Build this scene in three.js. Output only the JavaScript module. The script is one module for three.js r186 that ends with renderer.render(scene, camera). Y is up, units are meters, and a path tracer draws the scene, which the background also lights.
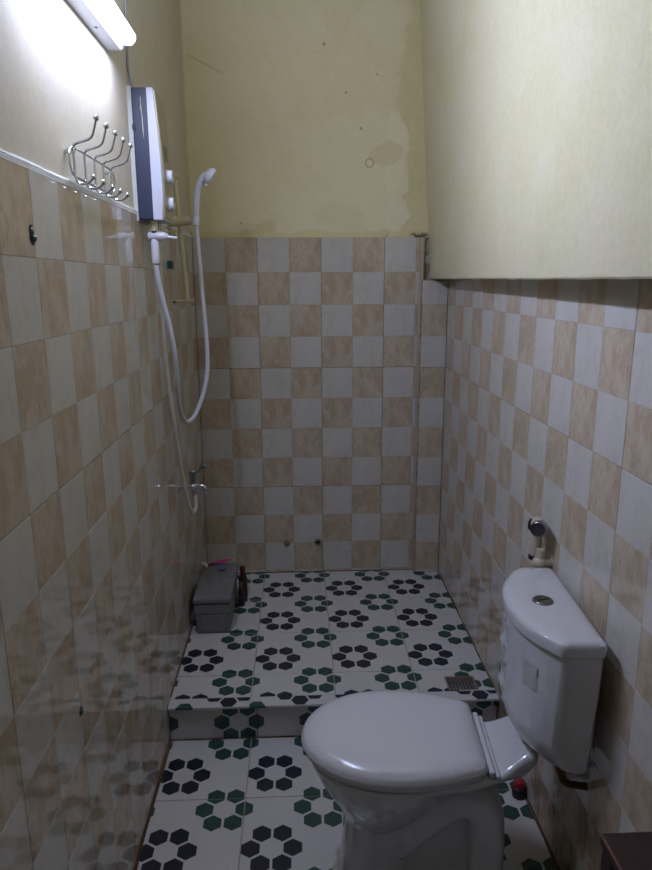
import * as THREE from 'three';
import { mergeGeometries, mergeVertices, toCreasedNormals } from 'three/addons/utils/BufferGeometryUtils.js';
import { RoundedBoxGeometry } from 'three/addons/geometries/RoundedBoxGeometry.js';
import { MarchingCubes } from 'three/addons/objects/MarchingCubes.js';
import { RectAreaLightUniformsLib } from 'three/addons/lights/RectAreaLightUniformsLib.js';

// ---------------------------------------------------------------- camera, light, exposure
const scene = new THREE.Scene();
scene.background = new THREE.Color(0x000000);
const camera = new THREE.PerspectiveCamera(66.36, 652 / 870, 0.02, 50);
camera.position.set(0.4716, 1.5727, 3.1398);
camera.rotation.set(-0.2256, -0.0407, -0.0047, 'YXZ');
camera.updateMatrixWorld();
const renderer = new THREE.WebGLRenderer({ antialias: true });
renderer.toneMapping = THREE.LinearToneMapping;
renderer.toneMappingExposure = 3.85;
renderer.shadowMap.enabled = true;
RectAreaLightUniformsLib.init();
const LAMP = { z0: 1.235, z1: 1.85, intensity: 46, color: 0xc5d2ff };

// ---------------------------------------------------------------- dimensions (metres)
const W = 1.165, HC = 3.0, ZF = 3.62;           // room width, ceiling height, front wall
const PLAT = 0.1406, PZ = 1.070;                // shower platform height and front edge
const CW = 0.1453, CH = 0.1464, YT = 1.771;     // tile checks, top of the tiling
const FT = 0.3, FX0 = 0.2868 - 0.3;             // floor tile and its first joint
const SOFY = 1.582;                             // underside of the boxed-out wall

// ---------------------------------------------------------------- noise
function rng(seed) { let s = seed >>> 0; return () => { s = (s + 0x6D2B79F5) >>> 0; let t = s; t = Math.imul(t ^ (t >>> 15), t | 1); t ^= t + Math.imul(t ^ (t >>> 7), t | 61); return ((t ^ (t >>> 14)) >>> 0) / 4294967296; }; }
const R = rng(77);
function hash2(x, y, s) { let h = Math.imul(x, 374761393) + Math.imul(y, 668265263) + Math.imul(s, 974634777); h = Math.imul(h ^ (h >>> 13), 1274126177); return ((h ^ (h >>> 16)) >>> 0) / 4294967296; }
// periodic value noise, px/py = period in cells
function vnoise(x, y, px, py, s) {
  const x0 = Math.floor(x), y0 = Math.floor(y), fx = x - x0, fy = y - y0, m = (a, n) => ((a % n) + n) % n;
  const u = fx * fx * (3 - 2 * fx), v = fy * fy * (3 - 2 * fy);
  const a = hash2(m(x0, px), m(y0, py), s), b = hash2(m(x0 + 1, px), m(y0, py), s), c = hash2(m(x0, px), m(y0 + 1, py), s), d = hash2(m(x0 + 1, px), m(y0 + 1, py), s);
  return (a + (b - a) * u) * (1 - v) + (c + (d - c) * u) * v;
}
function fbm(u, v, px, py, oct, s) { let t = 0, a = 0.5, n = 0; for (let i = 0; i < oct; i++) { t += a * vnoise(u * px, v * py, px, py, s + i); n += a; a *= 0.5; px *= 2; py *= 2; } return t / n; }
const clamp = (x, a = 0, b = 1) => Math.min(b, Math.max(a, x)), mix = (a, b, t) => a + (b - a) * t, sst = (a, b, x) => { const t = clamp((x - a) / (b - a)); return t * t * (3 - 2 * t); };
function dataTex(w, h, fn, srgb = true) {
  const d = new Uint8Array(w * h * 4);
  for (let y = 0; y < h; y++) for (let x = 0; x < w; x++) {
    const c = fn((x + 0.5) / w, (y + 0.5) / h), i = (y * w + x) * 4;
    d[i] = clamp(c[0], 0, 255); d[i + 1] = clamp(c[1], 0, 255); d[i + 2] = clamp(c[2], 0, 255); d[i + 3] = 255;
  }
  const t = new THREE.DataTexture(d, w, h); t.wrapS = t.wrapT = THREE.RepeatWrapping; t.magFilter = THREE.LinearFilter; t.minFilter = THREE.LinearMipmapLinearFilter; t.generateMipmaps = true;
  if (srgb) t.colorSpace = THREE.SRGBColorSpace; t.needsUpdate = true; return t;
}
const mixc = (a, b, t) => [mix(a[0], b[0], t), mix(a[1], b[1], t), mix(a[2], b[2], t)];

// ---------------------------------------------------------------- materials
const S = (o) => new THREE.MeshStandardMaterial(o), P = (o) => new THREE.MeshPhysicalMaterial(o);
const waveTex = dataTex(256, 256, (u, v) => { const n = fbm(u, v, 5, 2, 3, 91) * 255; return [n, n, n]; }, false);
const beigeTex = dataTex(512, 512, (u, v) => {
  const vein = fbm(u, v, 16, 9, 4, 3), fine = fbm(u, v, 96, 40, 2, 9), w = Math.abs(fbm(u, v, 11, 7, 4, 21) - 0.5) * 2;
  let c = mixc([178, 160, 136], [192, 177, 156], sst(0.25, 0.75, vein));
  c = mixc(c, [200, 184, 160], 0.5 * sst(0.16, 0.0, w)); c = mixc(c, [160, 134, 104], 0.3 * sst(0.5, 0.8, fine));
  return c;
});
const whiteTex = dataTex(512, 512, (u, v) => {
  const a = fbm(u, v, 8, 5, 4, 33), w = Math.abs(fbm(u, v, 7, 5, 4, 51) - 0.5) * 2, f = fbm(u, v, 90, 30, 2, 8);
  let c = mixc([192, 187, 177], [202, 198, 189], a); c = mixc(c, [180, 174, 163], 0.4 * sst(0.1, 0, w)); return mixc(c, [184, 179, 169], 0.3 * sst(0.5, 0.8, f));
});
const beigeTile = S({ map: beigeTex, roughness: 0.05 });
const whiteTile = S({ map: whiteTex, roughness: 0.05 });
// tiles low behind the toilet: brown mineral stains with a blotchy outline
const stainOver = (base) => dataTex(512, 512, (u, v) => { const a = fbm(u, v, 7, 5, 5, 71), b = fbm(u, v, 60, 14, 3, 77); let c = mixc(base, [128, 106, 80], 0.75 * sst(0.42, 0.62, a)); return mixc(c, [92, 72, 52], 0.5 * sst(0.55, 0.75, b) * sst(0.4, 0.6, a)); });
const stainedBeige = S({ map: stainOver([178, 156, 128]), roughness: 0.25, bumpMap: waveTex, bumpScale: 0.0006 });
const stainedWhite = S({ map: stainOver([182, 176, 166]), roughness: 0.25, bumpMap: waveTex, bumpScale: 0.0006 });
const groutTex = dataTex(256, 256, (u, v) => { const a = fbm(u, v, 20, 20, 3, 14); return mixc([128, 112, 94], [172, 162, 148], sst(0.3, 0.7, a)); });
const grout = S({ map: groutTex, roughness: 0.95 });
const grimeTex = dataTex(256, 256, (u, v) => { const a = fbm(u, v, 40, 8, 3, 61), b = fbm(u, v, 70, 12, 2, 65); return mixc(mixc([70, 48, 30], [142, 110, 76], sst(0.3, 0.75, a)), [30, 22, 16], sst(0.62, 0.75, b)); });
const grime = S({ map: grimeTex, roughness: 0.95 });
// plain painted plaster
const PAINT = [215, 207, 172];
const paintTex = dataTex(512, 512, (u, v) => {
  const a = fbm(u, v, 6, 6, 4, 101), f = fbm(u, v, 120, 120, 2, 105), s = fbm(u, v, 40, 10, 3, 109);
  let c = mixc(PAINT, [209, 202, 158], 0.7 * sst(0.4, 0.75, a)); c = mixc(c, [216, 211, 183], 0.2 * sst(0.5, 0.8, s)); return c.map((x) => x + (f - 0.5) * 10);
});
const paintBump = dataTex(256, 256, (u, v) => { const a = 0.7 * fbm(u, v, 9, 9, 3, 41) + 0.3 * fbm(u, v, 60, 60, 2, 45); return [a * 255, a * 255, a * 255]; }, false);
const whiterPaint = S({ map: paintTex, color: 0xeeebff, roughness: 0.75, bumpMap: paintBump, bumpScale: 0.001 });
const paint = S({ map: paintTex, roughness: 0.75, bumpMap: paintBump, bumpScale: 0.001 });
// back wall paint: damp patches, repairs and scuffs as seen (u across 0..W, v 1.7..3.0)
const backPaintTex = dataTex(1024, 1024, (u, v) => {
  const x = u * W, y = 1.7 + v * 1.3;
  const a = fbm(u, v, 7, 8, 4, 201), f = fbm(u, v, 200, 220, 2, 205), n = fbm(u, v, 14, 16, 4, 211) - 0.5, m = fbm(u, v, 40, 46, 3, 215);
  let c = mixc([228, 217, 178], [223, 211, 168], 0.8 * sst(0.4, 0.72, a));
  const damp = sst(0.905, 0.955, x + n * 0.16) * (0.75 + 0.25 * sst(0.3, 0.6, m));      // olive damp band beside the boxed-out wall
  c = mixc(c, [208, 194, 140], 0.65 * damp);
  const pe = Math.hypot((x - 0.92) / 0.045, (y - 2.02) / 0.3) + n * 2.2;                 // peeled, filled strip
  c = mixc(c, [232, 223, 188], 0.6 * sst(1.0, 0.8, pe));
  const p2 = Math.hypot((x - 0.86) / 0.07, (y - 2.13) / 0.05) + n * 1.6; c = mixc(c, [214, 201, 154], 0.6 * sst(1.0, 0.8, p2));
  const p3 = Math.hypot((x - 0.33) / 0.06, (y - 1.82) / 0.035) + n * 1.4; c = mixc(c, [200, 186, 130], 0.5 * sst(1.1, 0.6, p3));
  const bt = sst(1.806, 1.79, y + n * 0.05); c = mixc(c, [212, 199, 140], 0.6 * bt);       // brush line above the tiles
  const mold = sst(1.80, 1.775, y) * sst(0.85, 0.95, x) * sst(0.48, 0.62, m); c = mixc(c, [60, 50, 36], 0.8 * mold);
  for (const [dx, dy, r] of [[0.599, 2.568, 0.008], [0.693, 2.377, 0.006], [0.76, 2.232, 0.007], [0.22, 1.835, 0.005], [0.83, 2.45, 0.005]]) c = mixc(c, [150, 138, 100], 0.6 * sst(1.2, 0.7, Math.hypot(x - dx, y - dy) / r));
  const rg = Math.abs(Math.hypot(x - 0.80, y - 2.09) - 0.018); c = mixc(c, [160, 146, 100], 0.5 * sst(0.005, 0.002, rg));
  const sc = Math.abs(y - (2.52 - 0.5 * (x - 0.02))); c = mixc(c, [160, 152, 122], 0.4 * sst(0.006, 0.001, sc) * sst(0.19, 0.14, x) * sst(0.0, 0.03, x));
  return c.map((q) => q + (f - 0.5) * 9);
});
const backPaint = S({ map: backPaintTex, roughness: 0.75, bumpMap: paintBump, bumpScale: 0.001 });
const ceilPaint = S({ color: 0xdad7c8, roughness: 0.9 });
const whiteMortar = S({ color: 0xd4d2cc, roughness: 0.85, bumpMap: paintBump, bumpScale: 0.004 });
const mortar = S({ color: 0xb7a48c, roughness: 0.95, bumpMap: paintBump, bumpScale: 0.004 });
const ceramic = P({ color: 0xc8c8ca, roughness: 0.12, clearcoat: 0.6, clearcoatRoughness: 0.05 });
const seatPlastic = P({ color: 0xcac9cc, roughness: 0.22, clearcoat: 0.3, clearcoatRoughness: 0.15 });
const chrome = S({ color: 0xc9ccd2, metalness: 1, roughness: 0.14 });
const dullChrome = S({ color: 0x8f9298, metalness: 1, roughness: 0.3 });
const black = S({ color: 0x15161a, roughness: 0.5 });
const whitePlastic = S({ color: 0xcfcfd6, roughness: 0.35 });
const hoseWhite = S({ color: 0xd2d2da, roughness: 0.4 });
const hoseCream = S({ color: 0xc9c4b4, roughness: 0.5 });
const creamPlastic = S({ color: 0xd4c8a6, roughness: 0.45 });
const tanPlastic = S({ color: 0xcabd9c, roughness: 0.5 });
const casingBlue = S({ color: 0x272e45, roughness: 0.45 });
const casingGrey = S({ color: 0xa49a80, roughness: 0.32, metalness: 0.35 });
const plugGreen = S({ color: 0x1f5058, roughness: 0.5 });

// floor tile print: rings of six hexagons, navy and green, half a tile apart
function floorTexture() {
  const N = 768, c = document.createElement('canvas'); c.width = c.height = N; const g = c.getContext('2d');
  g.fillStyle = '#c5c2c0'; g.fillRect(0, 0, N, N);
  const q = rng(5);
  for (let i = 0; i < 2600; i++) { const s = 182 + q() * 24 | 0; g.fillStyle = `rgba(${s},${s - 3},${s - 2},0.35)`; g.fillRect(q() * N, q() * N, 3 + q() * 14, 2 + q() * 6); }
  g.strokeStyle = 'rgba(176,174,178,0.6)'; g.lineWidth = 2;
  const rad = 0.0256 / 0.25 * N, ring = 0.0505 / 0.25 * N;
  const hex = (x, y, r) => { g.beginPath(); for (let k = 0; k < 6; k++) { const a = Math.PI / 6 + k * Math.PI / 3; g[k ? 'lineTo' : 'moveTo'](x + r * Math.cos(a), y + r * Math.sin(a)); } g.closePath(); };
  const flower = (cx, cy, col, sp) => {
    for (let ox = -1; ox <= 1; ox++) for (let oy = -1; oy <= 1; oy++) {
      const x0 = cx * N + ox * N, y0 = cy * N + oy * N;
      for (let k = 0; k < 6; k++) {
        const a = k * Math.PI / 3, x = x0 + ring * Math.cos(a), y = y0 + ring * Math.sin(a);
        if (x < -90 || x > N + 90 || y < -90 || y > N + 90) continue;
        hex(x, y, rad); g.fillStyle = col; g.fill(); g.save(); g.clip();
        const w = rng(1000 + k * 17 + ((cx * 100) | 0));
        for (let i = 0; i < 260; i++) { g.fillStyle = sp; g.fillRect(x - rad + w() * 2 * rad, y - rad + w() * 2 * rad, 2.4, 2.4); }
        g.restore();
      }
    }
  };
  flower(0.296, 0.648, '#1d2030', 'rgba(70,74,96,0.5)');
  flower(0.796, 0.148, '#28483f', 'rgba(64,104,92,0.45)');
  const t = new THREE.CanvasTexture(c); t.colorSpace = THREE.SRGBColorSpace; t.wrapS = t.wrapT = THREE.RepeatWrapping; t.anisotropy = 8; return t;
}
const floorTex = floorTexture();
const floorGrout = S({ color: 0xa89c90, roughness: 0.95 });
const floorTile = S({ map: floorTex, roughness: 0.3, bumpMap: waveTex, bumpScale: 0.0006 });

// ---------------------------------------------------------------- builders
const taken = {};
function numbered(n) { const k = taken[n] = (taken[n] ?? -1) + 1; return k ? n + '_' + String(k).padStart(3, '0') : n; }
function mesh(name, geo, mat, parent) { const m = new THREE.Mesh(geo, mat); m.name = name; m.castShadow = m.receiveShadow = true; if (parent) parent.add(m); return m; }
function thing(name, label, category, pos = [0, 0, 0], group) { const o = new THREE.Group(); o.name = numbered(name); o.position.set(...pos); o.userData = { label, category }; if (group) o.userData.group = group; scene.add(o); return o; }
function tag(m, label, category, group) { m.name = numbered(m.name); m.userData = { label, category }; if (group) m.userData.group = group; scene.add(m); return m; }
function structure(name, label, category) { const o = new THREE.Group(); o.name = name; o.userData = { kind: 'structure', label, category }; scene.add(o); return o; }
function box(x0, x1, y0, y1, z0, z1, uvs = 1) {
  const g = new THREE.BoxGeometry(x1 - x0, y1 - y0, z1 - z0); g.translate((x0 + x1) / 2, (y0 + y1) / 2, (z0 + z1) / 2);
  const p = g.attributes.position, n = g.attributes.normal, uv = g.attributes.uv;
  for (let i = 0; i < p.count; i++) { const ax = Math.abs(n.getX(i)), ay = Math.abs(n.getY(i)); if (ax > 0.5) uv.setXY(i, p.getZ(i) * uvs, p.getY(i) * uvs); else if (ay > 0.5) uv.setXY(i, p.getX(i) * uvs, p.getZ(i) * uvs); else uv.setXY(i, p.getX(i) * uvs, p.getY(i) * uvs); }
  return g;
}
const rbox = (w, h, d, r, seg = 3) => new RoundedBoxGeometry(w, h, d, seg, r);
const v3 = (a) => new THREE.Vector3(...a);
function tube(pts, r, seg = 48, rad = 10, capped = true) {
  const curve = new THREE.CatmullRomCurve3(pts.map(v3), false, 'centripetal'); const g = new THREE.TubeGeometry(curve, seg, r, rad, false);
  if (!capped) return g;
  const parts = [g]; for (const [t, s] of [[0, -1], [1, 1]]) { const c = new THREE.CircleGeometry(r, rad); const d = curve.getTangentAt(t).multiplyScalar(s); c.applyQuaternion(new THREE.Quaternion().setFromUnitVectors(new THREE.Vector3(0, 0, 1), d)); const p = curve.getPointAt(t); c.translate(p.x, p.y, p.z); parts.push(c); }
  return mergeGeometries(parts);
}
function rod(a, b, r0, r1 = r0, seg = 14) { const A = v3(a), B = v3(b), d = B.clone().sub(A); const g = new THREE.CylinderGeometry(r1, r0, d.length(), seg); g.applyQuaternion(new THREE.Quaternion().setFromUnitVectors(new THREE.Vector3(0, 1, 0), d.normalize())); g.translate((a[0] + b[0]) / 2, (a[1] + b[1]) / 2, (a[2] + b[2]) / 2); return g; }
function lathe(profile, seg = 24, dir = [0, 1, 0], at = [0, 0, 0]) { const g = new THREE.LatheGeometry(profile.map(([r, y]) => new THREE.Vector2(Math.max(r, 1e-5), y)), seg); g.applyQuaternion(new THREE.Quaternion().setFromUnitVectors(new THREE.Vector3(0, 1, 0), v3(dir).normalize())); g.translate(...at); return g; }
function ball(r, at, seg = 12) { const g = new THREE.SphereGeometry(r, seg, seg * 0.75 | 0); g.translate(...at); return g; }
const merge = (a) => mergeGeometries(a.map((g) => { let h = g.index ? g.toNonIndexed() : g; if (!h.attributes.uv) h.setAttribute('uv', new THREE.BufferAttribute(new Float32Array(h.attributes.position.count * 2), 2)); return h; }));
// surface through rings of points, smooth; caps closed with a fan
function loft(rings, capA = true, capB = true, crease = 0.6) {
  const n = rings[0].length, pos = [], uv = [], idx = [];
  rings.forEach((r, i) => r.forEach((p, j) => { pos.push(...p); uv.push(j / n, i / (rings.length - 1)); }));
  for (let i = 0; i < rings.length - 1; i++) for (let j = 0; j < n; j++) { const a = i * n + j, b = i * n + (j + 1) % n, c = a + n, d = b + n; idx.push(a, b, d, a, d, c); }
  const cap = (r, flip) => { const base = pos.length / 3, c = [0, 0, 0]; r.forEach((p) => { c[0] += p[0] / n; c[1] += p[1] / n; c[2] += p[2] / n; }); pos.push(...c); uv.push(0.5, 0.5); const o = flip ? 0 : (rings.length - 1) * n; for (let j = 0; j < n; j++) flip ? idx.push(base, o + (j + 1) % n, o + j) : idx.push(base, o + j, o + (j + 1) % n); };
  if (capA) cap(rings[0], true); if (capB) cap(rings[rings.length - 1], false);
  const g = new THREE.BufferGeometry(); g.setAttribute('position', new THREE.Float32BufferAttribute(pos, 3)); g.setAttribute('uv', new THREE.Float32BufferAttribute(uv, 2)); g.setIndex(idx);
  return toCreasedNormals(g, crease);
}

// ---------------------------------------------------------------- wall tiles: one small chamfered slab per check
const tileCache = new Map();
function tileGeo(w, h, key, uo, vo) {
  const k = [w.toFixed(4), h.toFixed(4), key].join('|'); if (tileCache.has(k)) return tileCache.get(k);
  const c = 0.0008, d = 0.006, x = w / 2, y = h / 2, pos = [], uv = [], nor = [];
  const quad = (a, b, e, f) => { const n = v3(b).sub(v3(a)).cross(v3(f).sub(v3(a))).normalize(); for (const p of [a, b, e, a, e, f]) { pos.push(...p); nor.push(n.x, n.y, n.z); uv.push(uo + p[0] / 0.6, vo + p[1] / 0.6); } };
  const A = [[-x, -y, -c], [x, -y, -c], [x, y, -c], [-x, y, -c]], B = [[-x + c, -y + c, 0], [x - c, -y + c, 0], [x - c, y - c, 0], [-x + c, y - c, 0]], D = [[-x, -y, -d], [x, -y, -d], [x, y, -d], [-x, y, -d]];
  quad(...B); for (let i = 0; i < 4; i++) { const j = (i + 1) % 4; quad(A[i], A[j], B[j], B[i]); quad(D[i], D[j], A[j], A[i]); }
  const g = new THREE.BufferGeometry(); g.setAttribute('position', new THREE.Float32BufferAttribute(pos, 3)); g.setAttribute('normal', new THREE.Float32BufferAttribute(nor, 3)); g.setAttribute('uv', new THREE.Float32BufferAttribute(uv, 2));
  tileCache.set(k, g); return g;
}
const rowY = (j) => (j === 0 ? YT : YT - 0.0064 - CH * j);
// across: list of joint positions along the wall; place(a, y) -> [x,y,z]; beige(k,j) tells the colour
function tileWall(parent, joints, k0, yTop, yBot, place, rotY, beige, jointK, stained = false) {
  for (let i = 0; i < joints.length - 1; i++) for (let j = 0; j < 14; j++) {
    const y1 = Math.min(rowY(j), yTop), y0 = Math.max(rowY(j + 1), typeof yBot === 'function' ? yBot((joints[i] + joints[i + 1]) / 2) : yBot); if (y1 - y0 < 0.012) continue;
    const k = k0 + i, a0 = joints[i], a1 = joints[i + 1]; if (a1 - a0 < 0.008) continue;
    // real tile edges every two checks across and every four down have a wider joint
    const gl = ((k - jointK) % 2 + 2) % 2 === 0 ? 0.0009 : 0.0001, gr = gl > 0.0005 ? 0.0001 : 0.0009, gt = j % 4 === 0 ? 0.0009 : 0.0001, gb = j % 4 === 3 ? 0.0009 : 0.0001;
    const w = a1 - a0 - gl - gr, h = y1 - y0 - gt - gb, v = Math.floor(R() * 6);
    const off = (gl - gr) / 2, ac = (a0 + a1) / 2 + off, m = mesh('tile', tileGeo(w, h, v, v * 0.37 + 0.11 * (v % 3), v * 0.53), beige(k, j) ? beigeTile : whiteTile, parent);
    if (stained && y0 < 0.3 && ac > PZ) m.material = beige(k, j) ? stainedBeige : stainedWhite;
    const p = place(ac, (y0 + gb + y1 - gt) / 2); m.position.set(p[0] + (rotY > 0 ? 1 : rotY < 0 ? -1 : 0) * R() * 0.0005, p[1], p[2] + (rotY === 0 ? R() * 0.0005 : 0)); m.rotation.y = rotY; m.rotateX((R() - 0.5) * 0.004); m.rotateY((R() - 0.5) * 0.004);
  }
}
const seq = (phase, a, b, step = CW) => { const o = [a]; let k0 = Math.floor((a - phase) / step + 1e-6); for (let k = k0 + 1; phase + k * step < b - 0.004; k++) if (phase + k * step > a + 0.004) o.push(phase + k * step); o.push(b); return [o, k0]; };

// left wall
{
  const g = structure('wall_left', 'left wall with beige and white checkered tiles under cream paint', 'wall');
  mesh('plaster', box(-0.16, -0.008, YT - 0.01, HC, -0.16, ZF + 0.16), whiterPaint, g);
  mesh('grout_bed', box(-0.16, -0.0035, -0.1, YT, -0.16, ZF + 0.16, 3), grout, g);
  const [js, k0] = seq(0.1296, 0.001, ZF);
  tileWall(g, js, k0, YT, (z) => (z < PZ - 0.01 ? PLAT : 0), (a, y) => [0, y, a], Math.PI / 2, (k, j) => (k + j) % 2 === 0, 0);
}
// back wall
{
  const g = structure('wall_back', 'back wall with checkered tiles and stained yellow paint above', 'wall');
  const pg = box(-0.16, W + 0.16, YT - 0.01, HC, -0.16, -0.008), p = pg.attributes.position, uv = pg.attributes.uv; for (let i = 0; i < p.count; i++) uv.setXY(i, p.getX(i) / W, (p.getY(i) - 1.7) / 1.3);
  mesh('plaster', pg, backPaint, g);
  mesh('grout_bed', box(-0.16, W + 0.16, -0.1, YT, -0.16, -0.0035, 3), grout, g);
  const js = []; for (let k = 0; k <= 7; k++) js.push(k ? k * CW : 0.001); js.push(1.036);
  tileWall(g, js, 0, YT, PLAT, (a, y) => [a, y, 0], 0, (k, j) => (k + j) % 2 === 1, 0);
}
// tiled pilaster in the right-hand back corner
{
  const g = structure('trim_1', 'narrow tiled pilaster in the back right corner', 'pilaster');
  mesh('core', box(1.041, W, 0, SOFY, -0.004, 0.0245, 3), grout, g);
  mesh('mortar_edge', (() => { // rough mortar bead up its left arris
    const rings = [], n = 10; for (let i = 0; i <= 70; i++) { const y = PLAT + (YT - PLAT) * i / 70, up = y > SOFY - 0.03 ? 1 : 0, r = 0.0055 + 0.0025 * vnoise(i * 0.5, 0.3, 999, 9, 7) + up * 0.005, cx = 1.0375 + up * 0.008 + 0.002 * (vnoise(i * 0.3, 3.3, 999, 9, 9) - 0.5), ring = []; for (let k = 0; k < n; k++) { const a = -k / n * Math.PI * 2; ring.push([cx + r * Math.cos(a), y, (up ? 0.003 : 0.017) + r * 1.3 * Math.sin(a)]); } rings.push(ring); }
    return loft(rings); })(), mortar, g);
  tileWall(g, [1.046, W - 0.001], 7, SOFY - 0.004, PLAT, (a, y) => [a, y, 0.03], 0, (k, j) => (k + j) % 2 === 1, 0);
}
// right wall
{
  const g = structure('wall_right', 'right wall with beige and white checkered tiles', 'wall');
  mesh('plaster', box(W + 0.008, W + 0.16, YT - 0.01, HC, -0.16, ZF + 0.16), paint, g);
  mesh('grout_bed', box(W + 0.0035, W + 0.16, -0.1, YT, -0.16, ZF + 0.16, 3), grout, g);
  const [js, k0] = seq(0.1864 - 2 * CW, 0.031, ZF);
  tileWall(g, js, k0, SOFY + 0.01, (z) => (z < PZ - 0.01 ? PLAT : 0), (a, y) => [W, y, a], -Math.PI / 2, (k, j) => (k + j) % 2 === 0, 1, true);
}
// boxed-out painted wall above the right-hand tiles
{
  const xa = (y, z) => 1.088 - 0.07 * (y - SOFY) - 0.016 * Math.min(z, 2);
  const zs = []; for (let i = 0; i <= 90; i++) zs.push(-0.01 + (ZF + 0.01) * i / 90);
  const pos = [], uv = [], idx = [], ys = [0, 0.004, 0.012, 0.3, 0.7, HC - SOFY];
  zs.forEach((z, i) => { const chip = 0.004 * vnoise(i * 0.9, 0.5, 999, 9, 71) * (z < 0.75 ? 1.3 : 0.7); ys.forEach((dy, j) => { const y = SOFY + (j < 3 ? dy + chip : dy) - 0.004 * Math.min(z, 2), inx = j === 0 ? 0.006 : j === 1 ? 0.002 : 0; pos.push(xa(y, z) + inx, y, z); uv.push(z, y); }); pos.push(W + 0.02, SOFY + 0.002, z); uv.push(z, 0); pos.push(W + 0.02, HC, z); uv.push(z, 1); });
  const n = ys.length + 2; // ring order: bottom-back, face up, top-back
  const ord = [n - 2, ...ys.map((_, j) => j), n - 1];
  for (let i = 0; i < zs.length - 1; i++) for (let k = 0; k < n; k++) { const a = i * n + ord[k], b = i * n + ord[(k + 1) % n], c = a + n, d = b + n; idx.push(a, c, d, a, d, b); }
  for (let k = 1; k < n - 1; k++) { idx.push(ord[0], ord[k], ord[k + 1]); const o = (zs.length - 1) * n; idx.push(o + ord[0], o + ord[k + 1], o + ord[k]); }
  const g = new THREE.BufferGeometry(); g.setAttribute('position', new THREE.Float32BufferAttribute(pos, 3)); g.setAttribute('uv', new THREE.Float32BufferAttribute(uv, 2)); g.setIndex(idx);
  const m = mesh('wall_upper', toCreasedNormals(g, 0.5), paint, scene); m.userData = { kind: 'structure', label: 'cream painted wall section boxed out above the right tiles', category: 'wall' };
}
// front wall (behind the camera) with a door, and ceiling
{
  const g = structure('wall_front', 'painted wall with a door behind the viewer', 'wall');
  mesh('plaster', merge([box(-0.16, 0.2, -0.1, HC, ZF, ZF + 0.16), box(0.95, W + 0.16, -0.1, HC, ZF, ZF + 0.16), box(0.2, 0.95, 2.0, HC, ZF, ZF + 0.16)]), paint, g);
  const d = structure('door_1', 'plain grey door in the wall behind the viewer', 'door');
  const greyDoor = S({ color: 0x9a9a98, roughness: 0.5 });
  mesh('leaf', box(0.23, 0.92, 0.005, 1.97, ZF + 0.03, ZF + 0.07), greyDoor, d);
  mesh('frame', merge([box(0.2, 0.23, 0, 2.0, ZF, ZF + 0.12), box(0.92, 0.95, 0, 2.0, ZF, ZF + 0.12), box(0.23, 0.92, 1.97, 2.0, ZF, ZF + 0.12)]), greyDoor, d);
  mesh('knob', ball(0.025, [0.3, 1.0, ZF + 0.01]), dullChrome, d);
  const c = mesh('ceiling', box(-0.16, W + 0.16, HC, HC + 0.12, -0.16, ZF + 0.16), ceilPaint, scene); c.userData = { kind: 'structure', label: 'plain pale ceiling', category: 'ceiling' };
}
// tile edge ledges and dirty joints
{
  const t = mesh('trim_2', (() => { const rings = []; for (let i = 0; i <= 120; i++) { const z = 0.0 + ZF * i / 120, e = 0.0016 * (vnoise(i * 0.7, 0.2, 999, 9, 3) - 0.5); rings.push([[-0.01, YT - 0.001, z], [0.0006, YT - 0.001, z], [0.0006, YT + 0.009 + e, z], [-0.002, YT + 0.0135 + e, z], [-0.0095, YT + 0.017 + e, z]]); } return loft(rings, true, true, 0.3); })(), whiteMortar, scene);
  t.userData = { kind: 'structure', label: 'white mortar ledge along the top of the left tiles', category: 'trim' };
  const bead = (name, label, a, b, r, seed, mat) => { const A = v3(a), B = v3(b), n = 60, rings = []; const d = B.clone().sub(A).normalize(), up = Math.abs(d.y) > 0.5 ? new THREE.Vector3(0, 0, 1) : new THREE.Vector3(0, 1, 0), sd = new THREE.Vector3().crossVectors(d, up); for (let i = 0; i <= n; i++) { const p = A.clone().lerp(B, i / n), rr = r * (0.5 + 0.9 * vnoise(i * 0.55, 0.4, 999, 9, seed)), ring = []; for (let k = 0; k < 8; k++) { const q = -k / 8 * Math.PI * 2; ring.push(p.clone().addScaledVector(sd, Math.cos(q) * rr).addScaledVector(up, Math.sin(q) * rr).toArray()); } rings.push(ring); } const m = mesh(name, loft(rings), mat, scene); m.userData = { kind: 'structure', label, category: 'joint' }; };
  bead('trim_3', 'grimy brown joint between left wall and lower floor', [0.001, 0.001, PZ + 0.01], [0.001, 0.001, ZF], 0.007, 5, grime);
  bead('trim_4', 'dark dirty joint between left wall and shower platform', [0.0, PLAT, 0.01], [0.0, PLAT, PZ - 0.05], 0.004, 6, grime);
  bead('trim_5', 'dark dirty joint between right wall and lower floor', [W, 0.001, PZ + 0.01], [W, 0.001, ZF], 0.006, 7, grime);
  bead('trim_6', 'dark dirty joint between right wall and shower platform', [W, PLAT, 0.04], [W, PLAT, PZ - 0.05], 0.004, 8, grime);
  bead('trim_8', 'brown dirty line under the platform edge tiles', [0.005, PLAT - 0.009, PZ + 0.003], [W - 0.005, PLAT - 0.009, PZ + 0.003], 0.004, 11, grime);
  bead('trim_9', 'dirty joint at the foot of the platform step', [0.005, 0.0, PZ + 0.002], [W - 0.005, 0.0, PZ + 0.002], 0.003, 12, grime);
  bead('trim_7', 'brown joint between back wall and shower platform', [0.01, PLAT, 0.0], [1.036, PLAT, 0.0], 0.0032, 9, grime);
}

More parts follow.
